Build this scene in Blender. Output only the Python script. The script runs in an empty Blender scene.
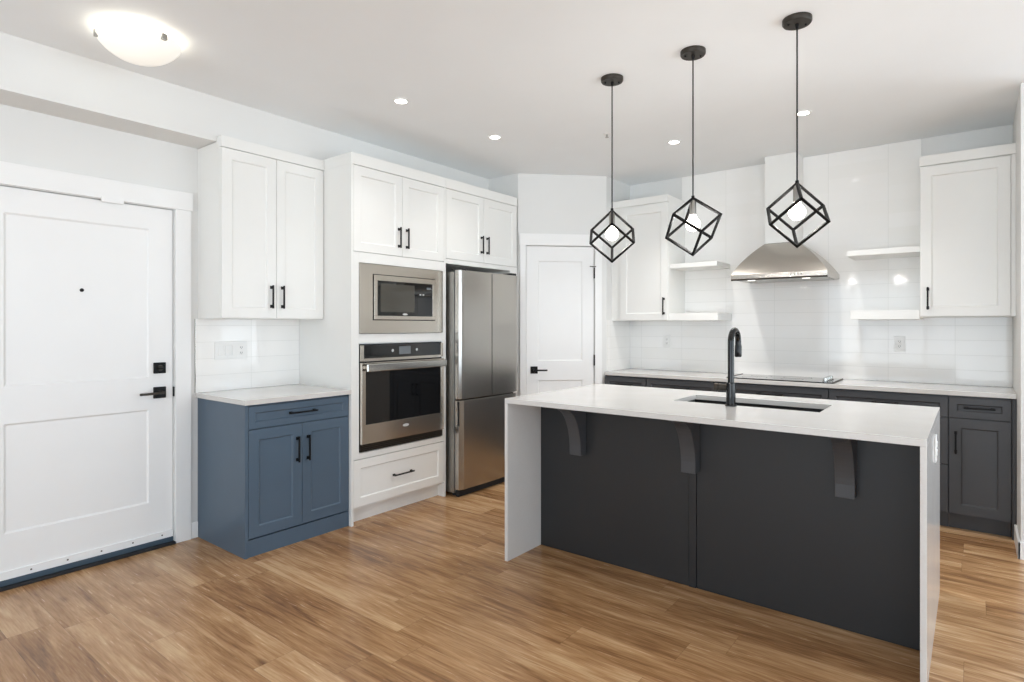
import bpy, bmesh, math, random
from mathutils import Vector, Matrix
S = bpy.context.scene
C = S.collection
PI = math.pi
R = math.radians

# ------------------------------------------------------------------ camera
CAM_Z = 1.342
cd = bpy.data.cameras.new('camera')
cd.sensor_width = 36.0
cd.lens = 588.12 / 1024 * 36
cd.shift_y = -0.0151
cd.clip_start = 0.05
cam = bpy.data.objects.new('camera', cd)
cam.location = (0, 0, CAM_Z)
cam.rotation_euler = (R(90), 0, R(38.07))
C.objects.link(cam)
S.camera = cam

# ------------------------------------------------------------------ colour
S.view_settings.view_transform = 'Standard'
S.view_settings.look = 'None'
S.view_settings.gamma = 1
S.view_settings.use_curve_mapping = False
S.view_settings.exposure = 0.38

# ------------------------------------------------------------------ daylight
W = bpy.data.worlds.new('daylight')
S.world = W
W.use_nodes = True
bg = W.node_tree.nodes['Background']
bg.inputs[1].default_value = 1.0
# overcast sky above the horizon, lower half made brighter to light the ceiling
_t = W.node_tree
_c = _t.nodes.new('ShaderNodeTexCoord'); _s = _t.nodes.new('ShaderNodeSeparateXYZ'); _r = _t.nodes.new('ShaderNodeMapRange'); _m = _t.nodes.new('ShaderNodeMix')
_m.data_type = 'RGBA'
_t.links.new(_c.outputs['Generated'], _s.inputs[0]); _t.links.new(_s.outputs[2], _r.inputs[0])
_r.inputs[1].default_value = -0.05; _r.inputs[2].default_value = 0.05
_m.inputs[6].default_value = (3.45, 3.85, 4.2, 1)      # lower half, raised for the ceiling
_m.inputs[7].default_value = (2.2, 2.6, 3.0, 1)      # sky
_t.links.new(_r.outputs[0], _m.inputs[0]); _t.links.new(_m.outputs[2], bg.inputs[0])

# room limits
XW, YB, ZC = -3.879, 5.33, 2.735      # entry wall, tiled back wall face, ceiling
XR, YF, XE = 0.218, -3.6, 4.4         # kitchen end wall, wall behind camera, far right wall
S.cycles.max_bounces = 12
S.cycles.diffuse_bounces = 7
S.cycles.glossy_bounces = 5
S.cycles.sample_clamp_indirect = 4.0


def portal(loc, rot, sx, sy):
    l = bpy.data.lights.new('added_window_portal', 'AREA')
    l.shape = 'RECTANGLE'; l.size = sx; l.size_y = sy
    l.cycles.is_portal = True
    o = bpy.data.objects.new('added_window_portal', l)
    o.location = loc; o.rotation_euler = rot
    C.objects.link(o)


portal((0.2, YF - 0.02, 1.24), (R(90), 0, 0), 5.6, 2.32)            # unseen window added behind the camera
portal((XE + 0.02, 1.9, 1.24), (R(90), 0, R(90)), 5.6, 2.32)         # unseen window added in the far right wall
portal((2.5, YB + 0.10, 1.24), (R(90), 0, R(180)), 2.6, 2.32)        # unseen window added right of the kitchen wall

# ------------------------------------------------------------------ materials


def mat(name, col, rough=0.5, metal=0.0, spec=0.5, coat=0.0, emis=None, es=0.0):
    m = bpy.data.materials.new(name)
    m.use_nodes = True
    b = m.node_tree.nodes['Principled BSDF']
    b.inputs['Base Color'].default_value = (*col, 1)
    b.inputs['Roughness'].default_value = rough
    b.inputs['Metallic'].default_value = metal
    b.inputs['Specular IOR Level'].default_value = spec
    b.inputs['Coat Weight'].default_value = coat
    if emis:
        b.inputs['Emission Color'].default_value = (*emis, 1)
        b.inputs['Emission Strength'].default_value = es
    return m


def srgb(r, g, b):
    f = lambda c: ((c / 255 + 0.055) / 1.055) ** 2.4 if c / 255 > 0.04045 else c / 255 / 12.92
    return (f(r), f(g), f(b))


class NT:
    def __init__(s, m):
        s.t = m.node_tree; s.b = s.t.nodes['Principled BSDF']

    def n(s, typ, **kw):
        x = s.t.nodes.new(typ)
        for k, v in kw.items():
            if k == 'i':
                for kk, vv in v.items():
                    if isinstance(vv, bpy.types.NodeSocket):
                        s.t.links.new(vv, x.inputs[kk])
                    else:
                        x.inputs[kk].default_value = vv
            else:
                setattr(x, k, v)
        return x

    def m(s, op, a, b=0.0, c=0.0):
        x = s.n('ShaderNodeMath', operation=op, i={0: a, 1: b, 2: c})
        return x.outputs[0]

    def ramp(s, fac, stops):
        x = s.n('ShaderNodeValToRGB', i={0: fac})
        r = x.color_ramp
        while len(r.elements) < len(stops):
            r.elements.new(0.5)
        for e, (p, c) in zip(r.elements, stops):
            e.position = p; e.color = (*c, 1)
        return x.outputs[0]

    def bump(s, h, st, dist=0.01):
        x = s.n('ShaderNodeBump', i={'Strength': st, 'Distance': dist, 'Height': h})
        s.t.links.new(x.outputs[0], s.b.inputs['Normal'])

    def to(s, out, sock):
        s.t.links.new(out, s.b.inputs[sock])


def noisy(name, col, rough, amt=0.03, scale=12, bump=0.0, **kw):
    """paint with faint procedural variation and roller texture"""
    m = mat(name, col, rough, **kw)
    t = NT(m)
    co = t.n('ShaderNodeTexCoord').outputs['Object']
    no = t.n('ShaderNodeTexNoise', i={'Vector': co, 'Scale': scale, 'Detail': 3.0}).outputs['Fac']
    c0 = tuple(max(0, c * (1 - amt)) for c in col); c1 = tuple(min(1, c * (1 + amt)) for c in col)
    t.to(t.ramp(no, [(0.3, c0), (0.7, c1)]), 'Base Color')
    if bump:
        n2 = t.n('ShaderNodeTexNoise', i={'Vector': co, 'Scale': 220.0, 'Detail': 2.0}).outputs['Fac']
        t.bump(n2, bump, 0.002)
    return m


M = {}
M['wall'] = noisy('wall_paint', srgb(226, 226, 224), 0.6, 0.008, 3, 0.06)
M['ceil'] = noisy('ceiling_paint', srgb(240, 243, 245), 0.75, 0.008, 3, 0.10)
M['trimw'] = noisy('trim_paint', srgb(240, 240, 239), 0.35, 0.006, 5)
M['cab'] = noisy('white_cabinet_lacquer', srgb(236, 236, 233), 0.33, 0.006, 5)
M['dark'] = noisy('charcoal_cabinet_lacquer', srgb(70, 71, 74), 0.42, 0.03, 4)
M['isle'] = noisy('charcoal_island_panel', srgb(36, 36, 37), 0.5, 0.03, 4)
M['blue'] = noisy('slate_blue_cabinet_lacquer', srgb(80, 98, 115), 0.38, 0.03, 4)
M['black'] = noisy('matte_black_metal', srgb(10, 10, 11), 0.5, 0.05, 30, spec=0.25)
M['bronze'] = noisy('dark_bronze_metal', srgb(58, 53, 47), 0.42, 0.06, 30, metal=0.6)
M['gap'] = mat('dark_rubber', srgb(30, 31, 33), 0.7)
M['grey_strip'] = mat('grey_seal', srgb(60, 78, 92), 0.5)
M['plastic'] = mat('white_plastic', srgb(240, 240, 238), 0.3)
M['slot'] = mat('outlet_slot', srgb(110, 110, 110), 0.6)
M['nickel'] = noisy('brushed_nickel', srgb(170, 168, 163), 0.3, 0.03, 40, metal=1.0)
M['bglass'] = mat('black_glass', srgb(12, 13, 15), 0.04, 0.0, 0.6, coat=0.4)
M['mglass'] = mat('microwave_window_mesh', srgb(70, 68, 62), 0.12, 0.0, 0.5, coat=0.5)
M['disp'] = mat('display_grey', srgb(110, 116, 120), 0.3)
M['lightgrey'] = mat('control_marks', srgb(190, 192, 190), 0.4)
M['gloss'] = mat('satin_black_faucet', srgb(8, 8, 9), 0.12, 0.0, 0.4)
M['sink'] = noisy('dark_composite_sink', srgb(13, 11, 10), 0.45, 0.08, 60)
M['chrome'] = mat('polished_steel', srgb(205, 205, 202), 0.12, 1.0)


def steel(name, base, rough, vertical=True, fine=True):
    m = mat(name, base, rough, 1.0)
    t = NT(m)
    co = t.n('ShaderNodeTexCoord').outputs['Object']
    mp = t.n('ShaderNodeMapping', i={'Vector': co, 'Scale': (2, 2, 300) if not vertical else (300, 300, 2)}).outputs[0]
    no = t.n('ShaderNodeTexNoise', i={'Vector': mp, 'Scale': 1.0, 'Detail': 2.0}).outputs['Fac']
    c0 = tuple(c * 0.985 for c in base); c1 = tuple(min(1, c * 1.015) for c in base)
    t.to(t.ramp(no, [(0.3, c0), (0.7, c1)]), 'Base Color')
    r = t.m('MULTIPLY_ADD', no, 0.06, rough - 0.03)
    t.to(r, 'Roughness')
    if fine: t.bump(no, 0.012, 0.001)
    return m


M['steel'] = steel('brushed_stainless_steel', srgb(215, 208, 198), 0.20, False)
M['fsteel'] = noisy('fridge_stainless_steel', srgb(190, 187, 182), 0.26, 0.02, 1.5, metal=1.0)
M['hsteel'] = steel('hood_stainless_steel', srgb(190, 184, 176), 0.25, False)

# quartz worktop: off-white with very faint clouds and specks
m = mat('white_quartz', srgb(228, 226, 222), 0.16, coat=0.2); t = NT(m); M['quartz'] = m
co = t.n('ShaderNodeTexCoord').outputs['Object']
a = t.n('ShaderNodeTexNoise', i={'Vector': co, 'Scale': 5.0, 'Detail': 6.0}).outputs['Fac']
b = t.n('ShaderNodeTexNoise', i={'Vector': co, 'Scale': 150.0, 'Detail': 2.0}).outputs['Fac']
mx = t.m('MULTIPLY_ADD', a, 0.6, t.m('MULTIPLY', b, 0.4))
t.to(t.ramp(mx, [(0.30, srgb(211, 208, 204)), (0.70, srgb(218, 216, 213))]), 'Base Color')


def tile_mat(name, axis):
    """glossy white 4x16 tiles, stacked; axis = wall's horizontal world axis"""
    m = mat(name, srgb(238, 238, 235), 0.07)
    t = NT(m)
    ge = t.n('ShaderNodeNewGeometry').outputs['Position']
    sp = t.n('ShaderNodeSeparateXYZ', i={0: ge})
    h = sp.outputs[axis]
    off = {0: 0.920 + 0.41 * 20, 1: 0.40 + 0.41 * 20}[axis]
    u = t.m('ADD', h, off)
    v = t.m('ADD', sp.outputs[2], -0.915 + 0.107 * 20)
    def edge(x, w, g):
        fr = t.m('FRACT', t.m('DIVIDE', x, w))
        d = t.m('MULTIPLY', t.m('MINIMUM', fr, t.m('SUBTRACT', 1.0, fr)), w)
        return t.m('SMOOTH_MIN', t.m('DIVIDE', d, g), 1.0, 0.2)
    # above the shelves the wall carries large panels: no horizontal joints there
    hi = t.m('GREATER_THAN', sp.outputs[2], 1.878)
    e = t.m('MINIMUM', edge(u, 0.41, 0.0016), t.m('MAXIMUM', edge(v, 0.107, 0.0016), hi))
    cid = t.n('ShaderNodeCombineXYZ', i={0: t.m('FLOOR', t.m('DIVIDE', u, 0.41)), 1: t.m('FLOOR', t.m('DIVIDE', v, 0.107))}).outputs[0]
    wn = t.n('ShaderNodeTexWhiteNoise', i={'Vector': cid}).outputs['Value']
    tc = t.ramp(wn, [(0.0, srgb(245, 244, 241)), (1.0, srgb(248, 247, 245))])
    mixc = t.n('ShaderNodeMix', data_type='RGBA', i={0: e, 6: (*srgb(212, 212, 208), 1), 7: tc})
    t.to(mixc.outputs[2], 'Base Color')
    t.to(t.m('MULTIPLY_ADD', e, -0.5, 0.57), 'Roughness')
    wav = t.n('ShaderNodeTexNoise', i={'Vector': ge, 'Scale': 7.0, 'Detail': 1.0}).outputs['Fac']
    hh = t.m('MULTIPLY_ADD', wav, 0.6, e)
    t.bump(hh, 0.18, 0.002)
    return m


M['tile_x'] = tile_mat('glossy_white_tile_back', 0)
M['tile_y'] = tile_mat('glossy_white_tile_side', 1)

# oak plank floor, planks run along X
m = mat('oak_plank_floor', (0.4, 0.25, 0.14), 0.36, spec=0.5); t = NT(m); M['floor'] = m
ge = t.n('ShaderNodeNewGeometry').outputs['Position']
sp = t.n('ShaderNodeSeparateXYZ', i={0: ge})
PW, PL = 0.178, 1.22
row = t.m('FLOOR', t.m('DIVIDE', t.m('ADD', sp.outputs[1], 10.03), PW))
rn = t.n('ShaderNodeTexWhiteNoise', noise_dimensions='1D', i={'W': row}).outputs['Value']
xs = t.m('MULTIPLY_ADD', rn, 5.0, t.m('ADD', sp.outputs[0], 20.0))
col = t.m('FLOOR', t.m('DIVIDE', xs, PL))
pid = t.n('ShaderNodeCombineXYZ', i={0: col, 1: row}).outputs[0]
pn = t.n('ShaderNodeTexWhiteNoise', i={'Vector': pid})
pv = pn.outputs['Value']
shift = t.n('ShaderNodeVectorMath', operation='SCALE', i={0: pn.outputs['Color'], 'Scale': 30.0}).outputs[0]
gv = t.n('ShaderNodeVectorMath', operation='ADD', i={0: ge, 1: shift}).outputs[0]
mp = t.n('ShaderNodeMapping', i={'Vector': gv, 'Scale': (1.3, 14.0, 1.0)}).outputs[0]
g1 = t.n('ShaderNodeTexNoise', i={'Vector': mp, 'Scale': 1.3, 'Detail': 8.0, 'Roughness': 0.60, 'Distortion': 0.9}).outputs['Fac']
mp2 = t.n('ShaderNodeMapping', i={'Vector': gv, 'Scale': (6.0, 90.0, 1.0)}).outputs[0]
g2 = t.n('ShaderNodeTexNoise', i={'Vector': mp2, 'Scale': 1.5, 'Detail': 4.0}).outputs['Fac']
mp3 = t.n('ShaderNodeMapping', i={'Vector': gv, 'Scale': (1.0, 2.6, 1.0)}).outputs[0]
g3 = t.n('ShaderNodeTexNoise', i={'Vector': mp3, 'Scale': 1.4, 'Detail': 2.0}).outputs['Fac']
g = t.m('ADD', t.m('ADD', t.m('MULTIPLY', g1, 0.52), t.m('MULTIPLY', g2, 0.24)), t.m('MULTIPLY', g3, 0.24))
g = t.m('MULTIPLY_ADD', pv, 0.12, t.m('SUBTRACT', g, 0.060))
wood = t.ramp(g, [(0.33, srgb(116, 82, 54)), (0.43, srgb(154, 114, 76)), (0.53, srgb(184, 143, 101)), (0.64, srgb(210, 175, 134))])
knot = t.n('ShaderNodeTexVoronoi', i={'Vector': t.n('ShaderNodeMapping', i={'Vector': gv, 'Scale': (1.0, 2.6, 1.0)}).outputs[0], 'Scale': 1.5}).outputs['Distance']
kf = t.m('SUBTRACT', 1.0, t.n('ShaderNodeMapRange', i={0: knot, 1: 0.02, 2: 0.09}).outputs[0])
wk = t.n('ShaderNodeMix', data_type='RGBA', i={0: t.m('MULTIPLY', kf, 0.55), 6: wood, 7: (*srgb(92, 64, 42), 1)})
fy = t.m('FRACT', t.m('DIVIDE', t.m('ADD', sp.outputs[1], 10.03), PW))
ey = t.m('MULTIPLY', t.m('MINIMUM', fy, t.m('SUBTRACT', 1.0, fy)), PW / 0.0016)
fx = t.m('FRACT', t.m('DIVIDE', xs, PL))
ex = t.m('MULTIPLY', t.m('MINIMUM', fx, t.m('SUBTRACT', 1.0, fx)), PL / 0.0016)
e = t.m('MINIMUM', t.m('MINIMUM', ex, ey), 1.0)
fin = t.n('ShaderNodeMix', data_type='RGBA', i={0: t.m('MULTIPLY_ADD', e, 0.5, 0.5), 6: (*srgb(84, 60, 42), 1), 7: wk.outputs[2]})
t.to(fin.outputs[2], 'Base Color')
t.to(t.m('MULTIPLY_ADD', g2, 0.15, 0.17), 'Roughness')
t.bump(t.m('MULTIPLY_ADD', g2, 0.3, e), 0.12, 0.002)

M['dome'] = mat('frosted_lamp_glass', (0.95, 0.93, 0.87), 0.35, emis=(1.0, 0.95, 0.86), es=0.26)
M['led'] = mat('downlight_lens', (1, 1, 1), 0.4, emis=(1.0, 0.97, 0.92), es=12.0)
M['bulb'] = mat('lit_bulb_glass', (1, 1, 1), 0.3, emis=(1.0, 0.94, 0.84), es=9.0)
M['hoodled'] = mat('hood_lamp_lens', (1, 1, 1), 0.4, emis=(1.0, 0.95, 0.88), es=2.0)

# ------------------------------------------------------------------ mesh helpers


def obj(name, bm, m, parent=None, bevel=0.0, smooth=False, loc=None, rot=None, seg=2):
    me = bpy.data.meshes.new(name)
    bmesh.ops.recalc_face_normals(bm, faces=bm.faces)
    bm.to_mesh(me); bm.free()
    me.materials.append(m)
    if smooth:
        for p in me.polygons:
            p.use_smooth = True
    o = bpy.data.objects.new(name, me)
    C.objects.link(o)
    if parent:
        o.parent = parent
    if loc: o.location = loc
    if rot: o.rotation_euler = rot
    if bevel:
        b = o.modifiers.new('bevel', 'BEVEL')
        b.width = bevel; b.segments = seg; b.limit_method = 'ANGLE'; b.angle_limit = R(40)
        b.harden_normals = False
    if smooth:
        w = o.modifiers.new('edges', 'EDGE_SPLIT'); w.split_angle = R(38)
    return o


def BM():
    return bmesh.new()


def bx(bm, x0, x1, y0, y1, z0, z1):
    v = [bm.verts.new((x, y, z)) for x in (x0, x1) for y in (y0, y1) for z in (z0, z1)]
    for f in ((0, 1, 3, 2), (4, 6, 7, 5), (0, 4, 5, 1), (2, 3, 7, 6), (0, 2, 6, 4), (1, 5, 7, 3)):
        bm.faces.new([v[i] for i in f])
    return bm


def box(*a):
    return bx(BM(), *a)


def tube(bm, pts, r, n=16, caps=True):
    """sweep a circle (radius r or list) along a polyline"""
    pts = [Vector(p) for p in pts]
    rs = r if isinstance(r, (list, tuple)) else [r] * len(pts)
    rings = []
    up = None
    for i, p in enumerate(pts):
        d = (pts[min(i + 1, len(pts) - 1)] - pts[max(i - 1, 0)]).normalized()
        if up is None:
            up = Vector((0, 0, 1)) if abs(d.z) < 0.9 else Vector((1, 0, 0))
        s = d.cross(up).normalized(); up = s.cross(d).normalized()
        rings.append([bm.verts.new(p + (s * math.cos(2 * PI * k / n) + up * math.sin(2 * PI * k / n)) * rs[i]) for k in range(n)])
    for a, b in zip(rings, rings[1:]):
        for k in range(n):
            bm.faces.new((a[k], a[(k + 1) % n], b[(k + 1) % n], b[k]))
    if caps:
        bm.faces.new(rings[0][::-1]); bm.faces.new(rings[-1])
    return bm


def lathe(bm, prof, n=48, c=(0, 0)):
    """profile of (radius, z)"""
    rings = []
    for r, z in prof:
        if r < 1e-6:
            rings.append([bm.verts.new((c[0], c[1], z))])
        else:
            rings.append([bm.verts.new((c[0] + r * math.cos(2 * PI * k / n), c[1] + r * math.sin(2 * PI * k / n), z)) for k in range(n)])
    for a, b in zip(rings, rings[1:]):
        for k in range(n):
            k2 = (k + 1) % n
            if len(a) == 1 and len(b) == 1: continue
            if len(a) == 1: bm.faces.new((a[0], b[k], b[k2]))
            elif len(b) == 1: bm.faces.new((a[k], a[k2], b[0]))
            else: bm.faces.new((a[k], a[k2], b[k2], b[k]))
    return bm


def prism(bm, poly, axis, a0, a1):
    """extrude polygon (list of 2D) along axis 0/1/2"""
    def P(p, a):
        q = list(p); q.insert(axis, a); return bm.verts.new(q)
    A = [P(p, a0) for p in poly]; B = [P(p, a1) for p in poly]
    n = len(poly)
    bm.faces.new(A); bm.faces.new(B[::-1])
    for i in range(n):
        bm.faces.new((A[i], B[i], B[(i + 1) % n], A[(i + 1) % n]))
    return bm


def shaker(x0, x1, z0, z1, st=0.062, th=0.02, rec=0.009, y0=-0.02, panels=None, bev=0.006, sb=None):
    """shaker front: slab in front plane y0 .. y0+th, recessed flat panels with a small chamfer.
    panels: list of (px0,px1,pz0,pz1)"""
    bm = BM()
    if panels is None:
        panels = [(x0 + st, x1 - st, z0 + st, z1 - st)]
    xs = sorted({x0, x1} | {p[0] for p in panels} | {p[1] for p in panels})
    zs = sorted({z0, z1} | {p[2] for p in panels} | {p[3] for p in panels})
    vs = {}
    def V(x, y, z):
        k = (round(x, 5), round(y, 5), round(z, 5))
        if k not in vs: vs[k] = bm.verts.new(k)
        return vs[k]
    for xa, xb in zip(xs, xs[1:]):
        for za, zb in zip(zs, zs[1:]):
            inside = any(p[0] - 1e-6 <= xa and xb <= p[1] + 1e-6 and p[2] - 1e-6 <= za and zb <= p[3] + 1e-6 for p in panels)
            if not inside:
                bm.faces.new((V(xa, y0, za), V(xb, y0, za), V(xb, y0, zb), V(xa, y0, zb)))
    for p in panels:
        # outer vertices follow the grid so the mesh stays closed
        X = [x for x in xs if p[0] - 1e-6 <= x <= p[1] + 1e-6]; Z = [z for z in zs if p[2] - 1e-6 <= z <= p[3] + 1e-6]
        yi = y0 + rec
        a, b, c, d = p[0] + bev, p[1] - bev, p[2] + bev, p[3] - bev
        cl = lambda v, lo, hi: min(max(v, lo), hi)
        def strip(q):
            for (u0, w0), (u1, w1) in zip(q, q[1:]):
                i0 = (cl(u0, a, b), cl(w0, c, d)); i1 = (cl(u1, a, b), cl(w1, c, d))
                fs = [V(u0, y0, w0), V(u1, y0, w1), V(i1[0], yi, i1[1]), V(i0[0], yi, i0[1])]
                u = []
                for v in fs:
                    if v not in u: u.append(v)
                if len(u) > 2: bm.faces.new(u)
        strip([(x, p[2]) for x in X]); strip([(p[1], z) for z in Z])
        strip([(x, p[3]) for x in X[::-1]]); strip([(p[0], z) for z in Z[::-1]])
        bm.faces.new((V(a, yi, c), V(b, yi, c), V(b, yi, d), V(a, yi, d)))
    y1 = y0 + th
    for xa, xb in zip(xs, xs[1:]):
        for za, zb in zip(zs, zs[1:]):
            bm.faces.new((V(xa, y1, za), V(xa, y1, zb), V(xb, y1, zb), V(xb, y1, za)))
    for xa, xb in zip(xs, xs[1:]):
        for z in (z0, z1):
            bm.faces.new((V(xa, y0, z), V(xb, y0, z), V(xb, y1, z), V(xa, y1, z)))
    for za, zb in zip(zs, zs[1:]):
        for x in (x0, x1):
            bm.faces.new((V(x, y0, za), V(x, y0, zb), V(x, y1, zb), V(x, y1, za)))
    return bm


def handle(parent, cx, cz, L=0.15, vert=True, y0=-0.02, m='black', name='handle'):
    """black bar pull with two flared posts, in front of plane y0"""
    bm = BM()
    h = L / 2; y = y0 - 0.030
    if vert:
        bx(bm, cx - .005, cx + .005, y, y + .009, cz - h, cz + h)
        for s in (-1, 1):
            zc = cz + s * (h - .014)
            bx(bm, cx - .0055, cx + .0055, y + .005, y0, zc - .006, zc + .006)
            bx(bm, cx - .008, cx + .008, y0 - .005, y0, zc - .010, zc + .010)
    else:
        bx(bm, cx - h, cx + h, y, y + .009, cz - .005, cz + .005)
        for s in (-1, 1):
            xc = cx + s * (h - .014)
            bx(bm, xc - .006, xc + .006, y + .005, y0, cz - .0055, cz + .0055)
            bx(bm, xc - .010, xc + .010, y0 - .005, y0, cz - .008, cz + .008)
    return obj(name, bm, M[m], parent, bevel=0.0015)


def thing(name, label, cat, loc=(0, 0, 0), rotz=0, group=None):
    o = bpy.data.objects.new(name, None)
    o.empty_display_size = 0.1
    C.objects.link(o)
    o.location = loc; o.rotation_euler = (0, 0, rotz)
    o['label'] = label; o['category'] = cat
    if group: o['group'] = group
    return o


def tag(o, label, cat, group=None):
    o['label'] = label; o['category'] = cat
    if group: o['group'] = group
    return o


def struct(name, bm, m, parent=None, bevel=0.0):
    o = obj(name, bm, m, parent, bevel)
    if parent is None: o['kind'] = 'structure'
    return o


# ------------------------------------------------------------------ room shell
struct('floor', box(XW - .15, XE + .15, YF - .15, YB + .2, -.12, 0), M['floor'])
struct('ceiling', box(XW - .15, XE + .15, YF - .15, YB + .2, ZC, ZC + .15), M['ceil'])
DY0, DY1, DZ = 0.654, 1.568, 2.053          # entry door slab
bm = BM()
bx(bm, XW - .15, XW, YF - .15, DY0 - .012, 0, ZC)
bx(bm, XW - .15, XW, DY0 - .012, DY1 + .012, DZ + .012, ZC)
bx(bm, XW - .15, XW, DY1 + .012, YB + .2, 0, ZC)
struct('wall_left', bm, M['wall'])
# bulkhead above the entry door and the cabinets on the left wall
struct('wall_bulkhead', box(XW, -3.63, YF, 4.275, 2.465, ZC), M['wall'])
# pantry corner: return beside the fridge cabinet, diagonal wall, return beside the range run
Ax, Ay, Bx_, By_ = -3.279, 4.275, -2.69, 4.864
SL = math.hypot(Bx_ - Ax, By_ - Ay)
struct('wall_pantry_left', box(XW, Ax, Ay, Ay + .12, 0, ZC), M['wall'])
diag = thing('wall_pantry', 'x', 'x', (Ax, Ay, 0), R(45)); del diag['label']; del diag['category']; diag['kind'] = 'structure'
PS0, PS1, PZ = 0.078, 0.714, 2.073
bm = BM()
bx(bm, 0, PS0 - .004, 0, .1, 0, ZC); bx(bm, PS1 + .004, SL, 0, .1, 0, ZC); bx(bm, PS0 - .004, PS1 + .004, 0, .1, PZ + .004, ZC)
obj('plaster', bm, M['wall'], diag)
struct('wall_pantry_right', box(Bx_ - .1, Bx_, By_, YB + .01, 0, ZC), M['wall'])
bm = BM()
bx(bm, XW - .15, 1.2, YB + .01, YB + .2, 0, ZC); bx(bm, 3.8, XE + .15, YB + .01, YB + .2, 0, ZC)
bx(bm, 1.2, 3.8, YB + .01, YB + .2, 0, .08); bx(bm, 1.2, 3.8, YB + .01, YB + .2, 2.40, ZC)  # opening added out of view to let daylight in
struct('wall_back', bm, M['wall'])
struct('wall_right', box(XR, XR + .14, 4.465, YB + .01, 0, ZC), M['wall'])
# far right wall and wall behind the camera; wide openings added for daylight
ZS, ZH = .08, 2.40
bm = BM()
bx(bm, XE, XE + .15, YF, YB, 0, ZS); bx(bm, XE, XE + .15, YF, YB, ZH, ZC)
bx(bm, XE, XE + .15, YF, -.9, ZS, ZH); bx(bm, XE, XE + .15, 4.7, YB, ZS, ZH)
struct('wall_far_right', bm, M['wall'])
bm = BM()
bx(bm, XW, XE, YF - .15, YF, 0, ZS); bx(bm, XW, XE, YF - .15, YF, ZH, ZC)
bx(bm, XW, -2.6, YF - .15, YF, ZS, ZH); bx(bm, 3.0, XE, YF - .15, YF, ZS, ZH)
struct('wall_front', bm, M['wall'])


def win(name, x, y, w, rot, n):
    r = thing(name, 'x', 'x', (x, y, 0), rot); del r['label']; del r['category']; r['kind'] = 'structure'
    bm = BM()
    for (a, b) in ((-w / 2, -w / 2 + .05), (w / 2 - .05, w / 2)):
        bx(bm, a, b, .03, .10, .08, 2.40)
    bx(bm, -w / 2 + .05, w / 2 - .05, .03, .10, .08, .14); bx(bm, -w / 2 + .05, w / 2 - .05, .03, .10, 2.35, 2.40)
    for k in range(1, n):
        c = -w / 2 + w * k / n
        bx(bm, c - .03, c + .03, .03, .10, .14, 2.35)
    obj('added_window_frame', bm, M['trimw'], r)


win('added_window_1', XE, 1.9, 5.6, R(-90), 3)  # added out of view to bring daylight from the right
win('added_window_2', 0.2, YF, 5.6, R(180), 3)  # added behind the camera to bring in daylight
win('added_window_3', 2.5, YB + .01, 2.6, 0, 2)  # added beyond the kitchen wall, unseen, for more daylight

# tiling
bm = BM()
bx(bm, -2.150, -0.300, YB, YB + .0095, .916, ZC - .001)
bx(bm, Bx_ + .009, -2.150, YB, YB + .0095, .916, 1.384)
bx(bm, -0.300, XR - .001, YB, YB + .0095, .916, 1.402)
struct('wall_back_tiles', bm, M['tile_x'])
struct('wall_pantry_tiles', box(Bx_ + .0005, Bx_ + .0085, 4.87, YB - .0005, .916, 1.392), M['tile_y'])
struct('wall_left_tiles', box(XW + .0005, XW + .0085, 1.695, 2.424, .916, 1.384), M['tile_y'])
struct('trim_1', box(XW + .0005, XW + .010, 1.691, 1.6948, .916, 1.384), M['chrome'])

# baseboards
struct('baseboard_left', box(XW + .0005, XW + .014, 1.667, 1.709, 0, .10), M['trimw'], bevel=.003)
bm = BM()
bx(bm, XR - .014, XR - .0005, 4.4505, 4.84, 0, .10); bx(bm, XR - .014, XR + .154, 4.4505, 4.4645, 0, .10)
struct('baseboard_right', bm, M['trimw'], bevel=.003)

# ------------------------------------------------------------------ entry door
LW = R(90)                                  # fronts on the left wall: local x = world +y
d1 = thing('door_1', 'x', 'x', (XW, DY0, 0), LW); del d1['label']; del d1['category']; d1['kind'] = 'structure'
DW = DY1 - DY0
pl = .098
slab = obj('door_panel', shaker(0, DW, .045, DZ, y0=.012, th=.04, rec=.008, bev=.010,
           panels=[(.108, DW - .133, 1.028, 1.922), (.108, DW - .133, .275, .838)]), M['trimw'], d1, bevel=.0015)
bm = BM()
bx(bm, -.010, 0 - .004, .005, .13, 0, DZ + .01); bx(bm, DW + .004, DW + .010, .005, .13, 0, DZ + .01)
bx(bm, -.004, DW + .004, .005, .13, DZ + .004, DZ + .010)
bx(bm, -.004, .018, .056, .075, 0, DZ + .004); bx(bm, DW - .018, DW + .004, .056, .075, 0, DZ + .004); bx(bm, .018, DW - .018, .056, .075, DZ - .018, DZ + .004)
obj('door_jamb', bm, M['trimw'], d1)
bm = BM()
bx(bm, DW + .005, DW + .097, -.018, -.0005, 0, DZ + .006)
bx(bm, -.097, -.005, -.018, -.0005, 0, DZ + .006)
bx(bm, -.107, DW + .107, -.021, -.0005, DZ + .006, DZ + .119)
obj('door_casing', bm, M['trimw'], d1, bevel=.002)
obj('threshold', box(-.004, DW + .004, -.028, .12, 0, .016), M['gap'], d1, bevel=.003)
sw = obj('door_sweep', box(.003, DW - .003, .002, .012, .045, .085), M['trimw'], d1)
obj('sweep_seal', box(.003, DW - .003, -.002, .02, .017, .045), M['grey_strip'], d1)
for k in range(6):
    b_ = lathe(BM(), [(0, 0), (.0045, 0), (.004, .002), (0, .0025)], 12)
    obj('screw', b_, M['bronze'], sw, loc=(.06 + k * .158, .002, .066), rot=(R(90), 0, 0))
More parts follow.
